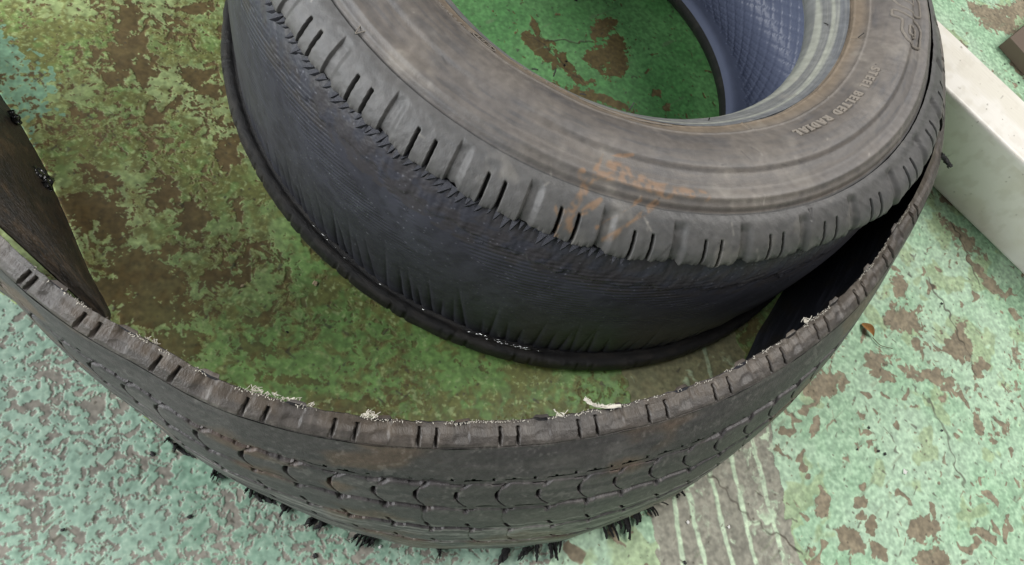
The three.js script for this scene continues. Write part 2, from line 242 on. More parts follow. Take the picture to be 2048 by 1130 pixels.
const fineBump = rubberBump.clone(); fineBump.repeat.set(40, 3); fineBump.needsUpdate = true;
const dustyRubber = new THREE.MeshStandardMaterial({ map: dustMap, roughness: 0.5, bumpMap: fineBump, bumpScale: 0.00022, side: THREE.DoubleSide });
const beadRubber = new THREE.MeshPhysicalMaterial({ map: dustMap, roughness: 0.36, bumpMap: fineBump, bumpScale: 0.0002, side: THREE.DoubleSide });
const uvTop = (a, r) => [(a + 180) / 360, (r - R0) / RW];

// upper bead and sidewall
const azSide = azList(-50, 140, 0.25), azFine = azList(-50, 140, 0.1);
mesh('bead', ring(azSide, profile([[0.193, 0.169], [0.187, 0.175], [0.1842, 0.184], [0.1855, 0.191], [0.190, 0.1965], [0.196, 0.2025], [0.202, 0.2085], [0.2062, 0.2122]], 44), (a, f, r) => 0.00045 * sin(r * 2600) * smooth(0.188, 0.192, r) + 0.0006 * (ringNoise(a, r * 200, 12) - 0.5), uvTop), beadRubber, tyre, 'grey worn bead ring round the hole');
const sideProf = profile([[0.2055, 0.2113], [0.210, 0.2158], [0.2165, 0.2198], [0.226, 0.2258], [0.235, 0.2300], [0.244, 0.2321], [0.252, 0.2325], [0.260, 0.2312], [0.267, 0.2290], [0.274, 0.2262], [0.280, 0.2232], [0.2842, 0.2208]], 150);
mesh('sidewall', ring(azSide, sideProf, (a, f, r) => {
  let d = 0.0009 * bell(r - 0.2086, 0.0007) - 0.0010 * bell(r - 0.2072, 0.0006) + 0.0011 * bell(r - 0.2185, 0.0009);
  d -= 0.0020 * smooth(0.2515, 0.2570, r) * smooth(0.2715, 0.266, r);                                  // the hollow between two rings
  d += 0.0012 * bell(r - 0.2735, 0.0022) - 0.0020 * smooth(0.2785, 0.2825, r);
  for (const k of [-31, -9, 14, 37]) { const da = abs(wrap(a - k)); if (da < 0.4 && r > 0.2085 && r < 0.2185) d += 0.0008 * bell(da, 0.16); }
  return d + 0.0016 * (ringNoise(a, 0, 5, 2) - 0.5) + 0.0005 * (ringNoise(a, r * 60, 40) - 0.5);
}, uvTop), dustyRubber, tyre, 'dusty brown grey upper sidewall with orange smears');

// shoulder with pairs of slits and shallow scoops; its lower edge is torn
const SIPE0 = 113.4, PITCH_A = 10.05;
const edgeFlare = (a) => { const w = wrap(a); return 0.008 * smooth(34, 6, w) * smooth(-30, 2, w); };
const shoulderPts = [[0.2838, 0.2211], [0.289, 0.2192], [0.295, 0.2155], [0.301, 0.2105], [0.306, 0.2045], [0.3092, 0.1980], [0.3092, 0.1945], [0.304, 0.1915]];
mesh('shoulder', ring(azFine, profile(shoulderPts, 60), (a, f, r, y) => {
  const w = wrap(a), ph = ((SIPE0 - w) / PITCH_A % 1 + 1) % 1 * PITCH_A, t = r, low = smooth(0.70, 0.9, f);
  let d = 0.0009 * (ringNoise(a, f * 3, 14) - 0.5) + 0.0006 * (ringNoise(a, f * 9, 60, 2) - 0.5);
  const lean = (r - 0.30) * 60 * 0.9;                                                               // the slits lean a little
  for (const c of [2.2, 4.6]) { const da = abs(ph - c - lean * 0.5 + 0.25 * (hash(floor((SIPE0 - w) / PITCH_A), c * 10) - 0.5)); if (f > 0.32 && da < 0.30) d -= 0.007 * smooth(0.28, 0.12, da) * smooth(0.32 + 0.06 * hash(floor((SIPE0 - w) / PITCH_A), 7), 0.40, f); }
  const ds = ph - 8.3 - lean * 0.4; if (abs(ds) < 1.6) d -= 0.0027 * smooth(0.10, 0.28, f) * (smooth(-0.95, -0.75, ds) * smooth(1.35, 0.3, ds));
  if (abs(wrap(a - 33.5)) < 0.5 && r < 0.295 && r > 0.287) d -= 0.0008 * bell(abs(wrap(a - 33.5)) - 0.25 * (0.295 - r) / 0.008, 0.12);
  return d + low * (0.0042 * (ringNoise(a, 0.4, 34, 2) - 0.5) + 0.002 * (ringNoise(a, 1.4, 150, 2) - 0.5)) + edgeFlare(a) * smooth(0.2, 0.8, f);
}, uvTop), dustyRubber, tyre, 'slitted grey shoulder with a torn edge');

// the bare casing under the missing tread
const casingMap = texture(2048, 256, (u, v, o) => {
  const a = u * 360 - 180, y = v * 0.22, [cx, cz] = circ(a, 0.32);
  const n1 = fbm(cx * 22 + y * 90 + 7, cz * 22 + 30, 4), n2 = fbm(cx * 120 + 4, cz * 120 + y * 160, 3), fine = vn(u * 2048 * 0.8, v * 256 * 0.9);
  o[0] = 62; o[1] = 63; o[2] = 70; mix3(o, [74, 76, 84], 0.5 * smooth(0.45, 0.7, fbm(cx * 30 + 7, cz * 30 + y * 30, 3))); mix3(o, [44, 44, 49], 0.4 * smooth(0.4, 0.75, n2));
  if (y > 0.155) mix3(o, [72, 68, 66], 0.5 * smooth(0.35, 0.6, n2));
  if (fine > 0.94) mix3(o, [150, 152, 160], 0.5);
});
const casingBump = texture(2048, 512, (u, v, o) => {
  const a = u * 360 - 180, y = v * 0.22, [cx, cz] = circ(a, 0.32);
  const patchy = smooth(0.44, 0.56, fbm(cx * 30 + y * 60, cz * 30 + 11, 3)) * smooth(0.09, 0.12, y) * smooth(0.178, 0.165, y);
  const weave = 0.5 + 0.5 * sin((y * 1000 / 1.9 + a * 0.55) * 2 * PI * 0.5);
  const fuzz = fbm(u * 900, v * 120, 3) * smooth(0.15, 0.172, y) * 1.3;
  o[0] = o[1] = o[2] = 100 + 110 * patchy * weave + 90 * (fuzz - 0.3) * smooth(0.15, 0.17, y) + 60 * (fbm(u * 500, v * 90, 3) - 0.5);
}, false);
const casingMat = new THREE.MeshPhysicalMaterial({ map: casingMap, roughness: 0.46, bumpMap: casingBump, bumpScale: 0.0009, specularIntensity: 0.8, side: THREE.DoubleSide });
const azCase = azList(-20, 140, 0.16, 1.5);
const creases = []; for (let a = 2, k = 0; a < 150; k++) { creases.push([a, rr(0.6, 1.25), rr(0.03, 0.085), rr(4, 10)]); a += rr(1.4, 3.0); }
mesh('casing', ring(azCase, profile([[0.297, 0.1975], [0.304, 0.1895], [0.3105, 0.178], [0.3155, 0.163], [0.319, 0.145], [0.321, 0.12], [0.3215, 0.095], [0.3210, 0.07], [0.3202, 0.05], [0.3195, 0.036], [0.3178, 0.020]], 130), (a, f, r, y) => {
  let d = 0; const w = wrap(a);
  for (const [c, h, top, sl] of creases) { const yy = y - 0.03; if (yy > top) continue; const da = w - c - sl * yy * 6 * 0.9; if (da > -3 && da < 3) { const q = 0.45 * exp(-abs(da) * 4) + 0.55 * (da < 0 ? exp(da * 3) : exp(-da * 1.3)); d -= 0.0023 * h * q * smooth(top, top * 0.15, yy); } }
  const step = 0.166 + 0.012 * (ringNoise(a, 2.2, 30, 3) - 0.5); d += 0.0011 * smooth(step - 0.0012, step + 0.0012, y);
  d += 0.0016 * (ringNoise(a, y * 14, 9) - 0.5) + 0.0009 * (ringNoise(a, y * 120, 90, 2) - 0.5) * smooth(0.15, 0.175, y);
  return -abs(0) + d;
}, (a, r, y) => [(a + 180) / 360, y / 0.22]), casingMat, tyre, 'bare black casing with creases along its foot');

// lower lip, lower sidewall, inner liner
const darkMap = texture(1024, 64, (u, v, o) => { const n = fbm(u * 160, v * 9, 4); o[0] = 38; o[1] = 37; o[2] = 37; mix3(o, [64, 60, 55], 0.6 * smooth(0.45, 0.7, n)); });
const darkRubber = new THREE.MeshStandardMaterial({ map: darkMap, roughness: 0.5, bumpMap: fineBump, bumpScale: 0.0006, side: THREE.DoubleSide });
mesh('lower_shoulder', ring(azCase, profile([[0.3160, 0.0195], [0.3195, 0.0185], [0.3225, 0.0198], [0.3260, 0.0200], [0.3286, 0.0178], [0.3300, 0.0125], [0.3296, 0.0060], [0.325, 0.0018], [0.316, 0.001]], 40), (a, f) => {
  const ph = ((SIPE0 + 4 - wrap(a)) / PITCH_A % 1 + 1) % 1 * PITCH_A; let d = 0.0013 * (ringNoise(a, f * 4, 22) - 0.5) + 0.0016 * (ringNoise(a, 0.2, 60, 2) - 0.5) * bell(f - 0.35, 0.2);
  for (const c of [2.2, 4.6]) { const da = abs(ph - c); if (da < 0.4) d -= 0.0011 * smooth(0.4, 0.15, da) * smooth(0.25, 0.4, f); } return d;
}, (a, r, y, f) => [(a + 180) / 360, f]), darkRubber, tyre, 'narrow black lower shoulder left on the floor side');
mesh('lower_sidewall', ring(azList(-50, 140, 1), profile([[0.3165, 0.001], [0.30, 0.0012], [0.27, 0.0008], [0.245, 0.0008], [0.22, 0.004], [0.203, 0.009], [0.194, 0.015], [0.1905, 0.023], [0.1925, 0.031]], 40), null, (a, r, y, f) => [(a + 180) / 360, f]), darkRubber, tyre);
const linerMat = new THREE.MeshPhysicalMaterial({ color: new THREE.Color().setRGB(0.16, 0.185, 0.27), roughness: 0.36, specularIntensity: 1, bumpMap: fineBump, bumpScale: 0.0002, side: THREE.DoubleSide });
const linerProf = profile([[0.1925, 0.031], [0.200, 0.0345], [0.215, 0.030], [0.235, 0.0225], [0.26, 0.019], [0.279, 0.0225], [0.292, 0.035], [0.300, 0.06], [0.3035, 0.09], [0.3045, 0.115], [0.3035, 0.14], [0.300, 0.165], [0.292, 0.188], [0.279, 0.2035], [0.262, 0.2115], [0.24, 0.2105], [0.22, 0.2035], [0.205, 0.1925], [0.197, 0.181], [0.193, 0.169]], 200);
const linerLen = []; { let l = 0; linerProf.forEach((p, i) => { if (i) l += Math.hypot(p[0] - linerProf[i - 1][0], p[1] - linerProf[i - 1][1]); linerLen.push(l); }); }
mesh('inner_liner', ring(azList(-105, -15, 0.14, 2), linerProf, (a, f) => {
  const l = linerLen[Math.round(f * (linerProf.length - 1))], c = a * DEG * 0.3; let d = 0;
  const mid = 0.135, edge = 0.108 + 0.003 * sin(a * 3); if (abs(l - mid) < edge) for (const s of [-1, 1]) { const q = ((l + s * c * 0.62) / 0.0135 % 1 + 1) % 1 - 0.5; d += 0.0010 * bell(q * 0.0135, 0.0010); }
  return d * smooth(edge, edge - 0.004, abs(l - mid)) + 0.001 * (ringNoise(a, l * 30, 12) - 0.5);
}, (a, r, y, f) => [(a + 180) / 360, f]), linerMat, tyre, 'blue black inner liner with a raised diamond mesh');

// tread still holding on round the back
const treadPts = [[0.3105, 0.1955], [0.318, 0.196], [0.326, 0.190], [0.333, 0.178], [0.3375, 0.160], [0.3405, 0.138], [0.3415, 0.115], [0.3405, 0.09], [0.3375, 0.065], [0.333, 0.045], [0.3285, 0.0285], [0.318, 0.026]];
const azBack = range(-206, -9, 985);
mesh('attached_tread', ring(azBack, profile(treadPts, 120), (a, f, r, y) => {
  const ph = ((SIPE0 - a) / PITCH_A % 1 + 1) % 1 * PITCH_A; let d = 0.0008 * (ringNoise(a, f * 5, 30) - 0.5);
  for (const c of [2.2, 4.6]) { const da = abs(ph - c - 3 * f); if (da < 0.4 && f < 0.3) d -= 0.004 * smooth(0.32, 0.14, da) * smooth(0.28, 0.2, f); }
  for (const g of [0.30, 0.43, 0.57, 0.70]) d -= 0.0025 * smooth(0.012, 0.007, abs(f - g)); return d;
}, (a, r, y, f) => [(a + 180) / 360, 0.72 + 0.2 * f]), dustyRubber, tyre, 'band of tread still attached round the back');

// torn teeth along the edge where the tread let go
function toothGeometry(k) {
  const w = 0.0019 + 0.0004 * k, l = 0.0078 + 0.001 * k, h = 0.0036, p = [[-w, 0, 0], [w, 0, 0], [w * 0.9, h, 0.0008], [-w * 0.7, h, 0], [w * 0.8, -h * 0.2, l], [-w * 0.1, h * 0.5, l * 0.8]];
  const f = [[0, 1, 4], [0, 4, 5], [1, 2, 4], [2, 5, 4], [2, 3, 5], [3, 0, 5], [0, 3, 2], [0, 2, 1]], g = new THREE.BufferGeometry();
  g.setAttribute('position', new THREE.Float32BufferAttribute(f.flatMap((t) => t.flatMap((i) => p[i])), 3)); g.setAttribute('uv', new THREE.Float32BufferAttribute(f.flatMap(() => [0.1, 0.1, 0.2, 0.1, 0.15, 0.3]), 2)); g.computeVertexNormals(); return g;
}
const toothGeo = [0, 1, 2, 3].map(toothGeometry);
for (let a = 61; a < 141; a += rr(0.85, 1.25)) {
  const m = mesh('rubber_tooth', toothGeo[floor(rnd() * 4)], casingMat, tyre), r = 0.3068 + rr(-0.0012, 0.001), y = 0.1952 + rr(-0.001, 0.0012), ca = cos(a * DEG), sa = sin(a * DEG);
  const z = new THREE.Vector3(ca * 0.75, -0.6, sa * 0.75).applyAxisAngle(new THREE.Vector3(0, 1, 0), rr(-0.5, 0.15)).normalize(), x = new THREE.Vector3(-sa, 0, ca), yv = z.clone().cross(x).normalize(); x.copy(yv).cross(z);
  m.matrixAutoUpdate = true; m.quaternion.setFromRotationMatrix(new THREE.Matrix4().makeBasis(x, yv, z)); m.position.set(r * ca, y, r * sa); m.scale.setScalar(rr(0.7, 1.2));
}
// flecks of torn rubber lower on the casing
const fleckGeo = [0, 1].map((k) => { const g = toothGeometry(k); g.scale(1.0, 0.25, 0.5); return g; });
for (let k = 0; k < 46; k++) {
  const a = rr(22, 100), y = 0.163 + rr(-0.012, 0.008) - (a < 50 ? 0.01 : 0), r = interp(y, [0.145, 0.163, 0.178, 0.19], [0.319, 0.3155, 0.3105, 0.304]) - 0.0006, m = mesh('rubber_fleck', fleckGeo[k % 2], casingMat, tyre);
  const n = new THREE.Vector3(cos(a * DEG), 0.25, sin(a * DEG)).normalize(), x = new THREE.Vector3(-sin(a * DEG), 0, cos(a * DEG)).applyAxisAngle(n, rr(-0.9, 0.4)), z = x.clone().cross(n).normalize(); x.copy(n).cross(z);
  m.quaternion.setFromRotationMatrix(new THREE.Matrix4().makeBasis(x, n, z)); m.position.set(r * cos(a * DEG), y, r * sin(a * DEG)); m.scale.setScalar(rr(0.6, 1.3));
}
// bright metal slivers added as glints on the wet edge between casing and lip
const glintMat = new THREE.MeshStandardMaterial({ color: new THREE.Color().setRGB(0.75, 0.75, 0.74), metalness: 1, roughness: 0.22 });
for (let k = 0; k < 46; k++) {
  const a = k < 38 ? rr(60.5, 73) : rr(75, 108), r = 0.3203 + rr(-0.0008, 0.0018), y = 0.0212 + rr(-0.0008, 0.0012), l = rr(0.25, 0.9);
  const c = new THREE.CatmullRomCurve3([0, 0.5, 1].map((t) => { const b = (a + (t - 0.5) * l) * DEG; return new THREE.Vector3((r + (t - 0.5) * rr(-0.002, 0.002)) * cos(b), y + 0.001 * sin(t * PI), r * sin(b)); }));
  mesh('lip_glint', new THREE.TubeGeometry(c, 4, 0.00032, 5), glintMat, tyre);
}
// moulding hairs on the bead and sidewall
const hairMat = new THREE.MeshStandardMaterial({ color: new THREE.Color().setRGB(0.05, 0.048, 0.045), roughness: 0.6 });
for (const [px, py, qx, qy, y] of [[1107, 153, 1112, 137, 0.199], [1258, 221, 1268, 205, 0.205], [1415, 245, 1419, 236, 0.197], [1590, 177, 1598, 186, 0.199], [1648, 46, 1656, 50, 0.2], [1716, 75, 1728, 66, 0.219], [1742, 140, 1752, 128, 0.223], [1064, 138, 1075, 140, 0.202], [1160, 188, 1172, 190, 0.206]]) {
  const p = at(px, py, y), q = at(qx, qy, y + 0.006), v = [p, [(p[0] + q[0]) / 2, y + 0.0035, (p[2] + q[2]) / 2], q].map((t) => new THREE.Vector3(t[0] - TC[0], t[1], t[2] - TC[1]));
  mesh('rubber_hair', new THREE.TubeGeometry(new THREE.CatmullRomCurve3(v), 6, 0.0005, 5), hairMat, tyre);
}
console.log('tyre rings done');

// raised lettering
const font = await new FontLoader().loadAsync('fonts/droid/droid_sans_bold.typeface.json');
const sideY = (r) => { for (let k = 1; k < sideProf.length; k++) if (sideProf[k][0] >= r) return sideProf[k][1]; return 0.222; };
function onSide(o, az, r, lift = 0) {                                 // stand something on the sidewall, reading clockwise, tops outward
  const a = az * DEG, s = (sideY(r + 0.004) - sideY(r - 0.004)) / 0.008, y = new THREE.Vector3(cos(a), s, sin(a)).normalize(), x = new THREE.Vector3(-sin(a), 0, cos(a)), z = x.clone().cross(y).normalize();
  o.quaternion.setFromRotationMatrix(new THREE.Matrix4().makeBasis(x, y, z)); o.position.set(r * cos(a), sideY(r) + lift, r * sin(a));
}
const letterMat = new THREE.MeshStandardMaterial({ color: new THREE.Color(0x8a8278), roughness: 0.62, bumpMap: rubberBump, bumpScale: 0.0003 });
{
  const size = 0.0068, r = 0.2325; let az = -0.5;
  for (const ch of 'STEEL BELTED RADIAL') {
    if (ch !== ' ') {
      const g = new TextGeometry(ch, { font, size, depth: 0.0011, bevelEnabled: true, bevelThickness: 0.0003, bevelSize: 0.0002, bevelSegments: 1, curveSegments: 3 }); g.computeBoundingBox(); const w = g.boundingBox.max.x; g.translate(-w / 2, 0, -0.0003);
      const step = (w + 0.0014) / r / DEG; const m = mesh('letter', g, letterMat, tyre); onSide(m, az + step / 2, r - size / 2); az += step;
    } else az += 0.005 / r / DEG;
  }
  // the large outlined italic letters of the maker's name, the last two of which show
  const outlines = { P: [[[0, 0], [0.28, 0], [0.28, 0.3], [0.75, 0.3], [1, 0.5], [1, 0.82], [0.82, 1], [0, 1]], [[0.34, 0.54], [0.68, 0.54], [0.68, 0.76], [0.34, 0.76]]], O: [[[0.2, 0], [0.8, 0], [1, 0.2], [1, 0.8], [0.8, 1], [0.2, 1], [0, 0.8], [0, 0.2]], [[0.34, 0.3], [0.66, 0.3], [0.66, 0.7], [0.34, 0.7]]] };
  for (const [ch, a] of [['O', -23.4], ['P', -15.2]]) {
    const parts = [];
    for (const c of outlines[ch]) {
      const v = []; c.forEach(([x, y], i) => { const [x2, y2] = c[(i + 1) % c.length]; for (const t of [0.12, 0.5, 0.88]) v.push([lerp(x, x2, t), lerp(y, y2, t)]); });
      parts.push(new THREE.TubeGeometry(new THREE.CatmullRomCurve3(v.map(([x, y]) => new THREE.Vector3((x - 0.5 + 0.24 * (y - 0.5)) * 0.029, y * 0.030, 0)), true, 'centripetal'), 120, 0.0011, 6, true));
    }
    const g = mergeGeometries(parts), P = g.attributes.position, a0 = a * DEG, inv = [];
    for (let k = 0; k < P.count; k++) { const r2 = 0.2340 + P.getY(k), aa = a0 + P.getX(k) / 0.255; inv.push(r2 * cos(aa), sideY(r2) - (r2 > 0.254 ? 0.0014 : 0) + P.getZ(k), r2 * sin(aa)); }
    g.setAttribute('position', new THREE.Float32BufferAttribute(inv, 3)); g.computeVertexNormals(); mesh('outline_letter', g, letterMat, tyre);
  }
  // worn oval stamp and small worn characters, no longer readable
  const oval = (az, r, w, h, tube) => { const pts = range(0, 2 * PI, 20).slice(0, 20).map((t) => new THREE.Vector3(w * cos(t), h * sin(t), 0)); const m = mesh('oval_stamp', new THREE.TubeGeometry(new THREE.CatmullRomCurve3(pts, true), 48, tube, 6, true), letterMat, tyre); onSide(m, az, r, 0.0003); };
  const sp = polar(967, 88, 0.217); oval(sp[0], sp[1], 0.0098, 0.0042, 0.0006);
  const bar = (az, r, w, h, turn) => { const m = mesh('worn_character', new RoundedBoxGeometry(w, h, 0.0016, 2, 0.0004), letterMat, tyre); onSide(m, az, r); m.rotateZ(turn); };
  for (const [d, w, h, t] of [[-1.5, 0.0009, 0.0044, 0.1], [-1.1, 0.0026, 0.0009, 0], [0.1, 0.0009, 0.0044, 0], [0.6, 0.0026, 0.0009, 0.1], [1.5, 0.0009, 0.004, 0]]) bar(sp[0] + d, sp[1], w, h, t);
  for (const [px, py] of [[936, 70], [926, 61], [918, 54], [908, 46], [899, 37], [892, 32], [884, 23], [877, 16], [1050, 136], [1066, 145], [1082, 153], [1095, 163], [1112, 170], [1122, 176]]) { const q = polar(px, py, 0.217); bar(q[0], q[1], rr(0.0016, 0.003), rr(0.0014, 0.0034), rr(-0.6, 0.6)); }
  const pl = polar(1290, 240, 0.214), plate = []; for (const t of range(0, 1, 24)) { const q = polar(lerp(1158, 1342, t), lerp(196, 253, t) + 12 * sin(t * PI), 0.2155); plate.push(new THREE.Vector3(q[1] * cos(q[0] * DEG), sideY(q[1]) + 0.0001, q[1] * sin(q[0] * DEG))); }
  mesh('moulded_ridge', new THREE.TubeGeometry(new THREE.CatmullRomCurve3(plate), 40, 0.0006, 6), letterMat, tyre);
  const tri = polar(690, 75, 0.222), tm = mesh('triangle_mark', new THREE.TubeGeometry(new THREE.CatmullRomCurve3([[-0.0028, -0.003], [0, 0.004], [0.0028, -0.003]].map(([x, y]) => new THREE.Vector3(x, y, 0)), true, 'catmullrom', 0.05), 36, 0.0004, 5, true), letterMat, tyre); onSide(tm, tri[0], min(tri[1], 0.281));
}
console.log('letters done');

// ------------------------------------------------------------------ the strip of tread that came away, still joined to the tyre
const stripMap = texture(2048, 256, (u, v, o) => {
  const s = u * strip.L, w = v * STRIP_W, n1 = fbm(s * 24 + 3, w * 40, 4), n2 = fbm(s * 70, w * 110 + 8, 3), fine = fbm(s * 420, w * 420, 2), long = fbm(s * 14, w * 200, 3);
  o[0] = 78; o[1] = 74; o[2] = 74; mix3(o, [98, 94, 92], 0.7 * smooth(0.42, 0.70, n1)); mix3(o, [66, 63, 64], 0.6 * smooth(0.45, 0.66, long));
  mix3(o, [112, 88, 70], 0.5 * smooth(0.60, 0.72, fbm(s * 18 + 60, w * 34 + 4, 3)));                 // rusty mud
  if (w < 0.0098) { mix3(o, [74, 69, 64], 0.8); mix3(o, [96, 90, 84], 0.45 * smooth(0.4, 0.7, n2)); mix3(o, [80, 70, 59], 0.7 * smooth(0.0048 + 0.004 * (n2 - 0.5), 0.003, w) * smooth(0.3, 0.5, n1)); }
  mix3(o, [140, 136, 130], 0.25 * smooth(0.62, 0.74, fine * 0.5 + n2 * 0.5));
  // pale streaks along the outer ribs: scuffing, and the sheen there painted in
  const sheenStreak = fbm(s * 16 + 2, w * 330 + 6, 4, 0.6) * 0.7 + fbm(s * 120, w * 500, 2) * 0.3; if (w > 0.085) mix3(o, [158, 155, 150], 0.62 * smooth(0.44, 0.62, sheenStreak + 0.10 * (fbm(s * 5 + 1, 2.2, 2) - 0.5)));
  const g = 0.84 + 0.32 * fine; o[0] *= g; o[1] *= g; o[2] *= g;
});
const stripBump = rubberBump.clone(); stripBump.repeat.set(18, 4); stripBump.needsUpdate = true;
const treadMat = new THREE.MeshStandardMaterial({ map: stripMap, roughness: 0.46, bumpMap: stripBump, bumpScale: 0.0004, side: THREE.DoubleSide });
const innerMap = texture(1024, 256, (u, v, o) => { const s = u * strip.L, w = v * STRIP_W, n = fbm(s * 30, w * 300, 3), m = fbm(s * 40, w * 40, 3); o[0] = 40; o[1] = 41; o[2] = 48; mix3(o, [66, 68, 78], 0.7 * smooth(0.45, 0.7, n)); mix3(o, [52, 46, 38], 0.5 * smooth(0.5, 0.7, m)); });
const innerMat = new THREE.MeshStandardMaterial({ map: innerMap, roughness: 0.48, bumpMap: stripBump, bumpScale: 0.0008, side: THREE.DoubleSide });
const stripUV = (s, v) => [s / strip.L, v / STRIP_W];
const thick = (v) => interp(v, [0, 0.0018, 0.004, 0.0065, 0.0086, 0.0108, 0.148, 0.1515, 0.158, 0.164, 0.168], [0.0020, 0.0044, 0.0073, 0.0094, 0.0104, 0.0101, 0.0101, 0.0101, 0.0085, 0.0055, 0.0025]);
const ragTop = (s) => 0.0022 * (fbm(s * 160, 3.3, 3) - 0.5), ragLow = (s) => 0.006 * (fbm(s * 60, 8.3, 4) - 0.5);
const sFine = range(0, strip.L, floor(strip.L / 0.0006)), sMid = range(0, strip.L, floor(strip.L / 0.002));
const peeled = mesh('peeled_tread', sheet(sMid, range(0, STRIP_W, 70), (s, v) => { const e = v < 0.01 ? ragTop(s) * (1 - v / 0.01) : 0; return stripAt(s, v + e, 0.0012 * (fbm(s * 30, v * 200, 3) - 0.5)); }, stripUV), innerMat, tyre, 'long strip of worn tread curling over the floor');
// slits, from where they stand in the photograph
const slits = [[62, 545], [76, 552], [160, 640], [195, 660], [310, 735], [350, 750], [487, 815], [530, 830], [668, 855], [710, 862], [838, 868], [872, 872], [1000, 868], [1038, 868], [1158, 850], [1192, 842], [1296, 818], [1331, 806], [1427, 775], [1457, 768], [1537, 723], [1564, 710], [1631, 663], [1651, 646], [1709, 595], [1724, 578], [1769, 525], [1782, 508], [1822, 438], [1832, 424]].map(([x, y]) => stripS(x, y)).sort((a, b) => a - b);
const mids = []; for (let k = 1; k < slits.length - 1; k += 2) mids.push((slits[k] + slits[k + 1]) / 2 + 0.004);
const pairs = []; for (let k = 0; k < slits.length; k += 2) pairs.push((slits[k] + slits[k + 1]) / 2); for (let s = pairs[pairs.length - 1] + 0.054; s < strip.L; s += 0.054) pairs.push(s);
function pitchOf(s) { let k = 0; while (k < pairs.length - 2 && s > pairs[k + 1]) k++; return [k, (s - pairs[k]) / (pairs[k + 1] - pairs[k])]; }
const near = (list, s) => { let d = 1; for (const x of list) { const q = s - x; if (abs(q) < abs(d)) d = q; } return d; };
function shoulderRelief(s, v) {
  let d = 0.0012 * (fbm(s * 60, v * 300, 3) - 0.5); const q = near(slits, s) - 0.0008 * sin((v - 0.004) * 400);
  if (v > 0.0022 && abs(q) < 0.0016) d -= 0.006 * smooth(0.00130, 0.0008, abs(q)) * smooth(0.0020, 0.0030, v) * smooth(0.0092, 0.0085, v);
  const m = near(mids, s); if (abs(m) < 0.009) d -= 0.0026 * smooth(0.007, 0.005, v) * smooth(-0.0062, -0.0048, m - 0.002 * (v / 0.007)) * smooth(0.0075, 0.002, m);
  const lip = 0.0030 + 0.0034 * (fbm(s * 55, 1.7, 3) - 0.5); d -= 0.0024 * smooth(lip + 0.0006, lip - 0.0006, v);       // the torn rim sits lower in steps
  return d - 0.0010 * bell(v - 0.0094, 0.0007);
}
const shoulderV = range(0, 0.0100, 34);
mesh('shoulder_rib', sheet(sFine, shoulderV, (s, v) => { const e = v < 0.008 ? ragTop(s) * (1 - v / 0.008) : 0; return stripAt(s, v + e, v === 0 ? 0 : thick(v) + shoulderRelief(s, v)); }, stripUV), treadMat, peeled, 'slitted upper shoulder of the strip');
// ribs between what is left of four grooves
const grooves = [0.0375, 0.063, 0.091, 0.119];
const zig = (s, k) => { const [p, f] = pitchOf(s + 0.011 * k), g = f * 2 % 1; return 0.0008 * (1 - 1.3 * smooth(0.26, 0.31, g) - 0.7 * smooth(0.53, 0.58, g) + 2 * smooth(0.96, 1, g)) + 0.0004 * (fbm(s * 90, k * 7.1, 2) - 0.5); };
const worn = (s, k) => 0.0004 + 0.0015 * smooth(0.38, 0.62, fbm(s * 22 + 5, k * 3.7, 3));                // how much groove is left
function ribRelief(s, v, k, v0, v1) {
  let d = 0.0005 * (fbm(s * 34, v * 120, 3) - 0.5); const [p, f] = pitchOf(s + 0.009 * k);
  const h = (v - v0) / (v1 - v0), L = pairs[min(p + 1, pairs.length - 1)] - pairs[p];
  const cut = (q, w, deep) => { if (abs(q) < w * 1.6) d -= deep * smooth(w * 1.25, w * 0.55, abs(q)); };
  if (k === 0) { const q = ((f * 4) % 1 - 0.5) / 4 * L; if (h > 0.87) cut(q, 0.0009, 0.0036); }
  else if (k <= 3) {
    for (const [c, reach] of [[0.22, 1], [0.72, 0.62]]) {                                              // bow-shaped slits, deep in the middle, thin at the ends
      const bow = 0.011 * ((h - 0.45) ** 2) * 3.2 * (k === 1 ? 1 : 0.55) + (k > 1 ? 0.007 * (h - 0.5) : 0), q = (f - c) * L + bow;
      const deep = k === 1 ? smooth(0.30, 0.38, h) * smooth(0.66, 0.58, h) : smooth(0.70, 0.78, h), faint = k > 1 ? 0.25 * (hash(p, k + 40 * c) > 0.5 ? 1 : 0) : h < reach + 0.4 && h > 1 - reach ? 0.75 : 0;
      cut(q, 0.0011, 0.0046 * deep); cut(q, 0.0006, 0.0016 * faint);
      cut(q + 0.003 * h, 0.0014, 0.0046 * smooth(0.24, 0.14, h));
    }
  }
  return d;
}
const edges = [[0.0096, grooves[0]], [grooves[0], grooves[1]], [grooves[1], grooves[2]], [grooves[2], grooves[3]], [grooves[3], STRIP_W]];
edges.forEach(([a, b], k) => {
  const n = k === 4 ? 56 : k === 0 ? 46 : 40, hs = range(0, 1, n), gw = 0.0015;
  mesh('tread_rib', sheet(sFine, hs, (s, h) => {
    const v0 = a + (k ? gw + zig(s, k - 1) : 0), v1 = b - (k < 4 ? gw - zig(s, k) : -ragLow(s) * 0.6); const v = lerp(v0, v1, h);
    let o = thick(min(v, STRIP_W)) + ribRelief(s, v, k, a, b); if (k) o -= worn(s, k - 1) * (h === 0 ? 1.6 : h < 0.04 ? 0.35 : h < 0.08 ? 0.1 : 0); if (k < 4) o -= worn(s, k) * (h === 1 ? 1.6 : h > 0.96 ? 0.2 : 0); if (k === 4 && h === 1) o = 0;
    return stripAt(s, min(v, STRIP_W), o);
  }, (s, h) => stripUV(s, lerp(a, b, h))), treadMat, peeled);
});
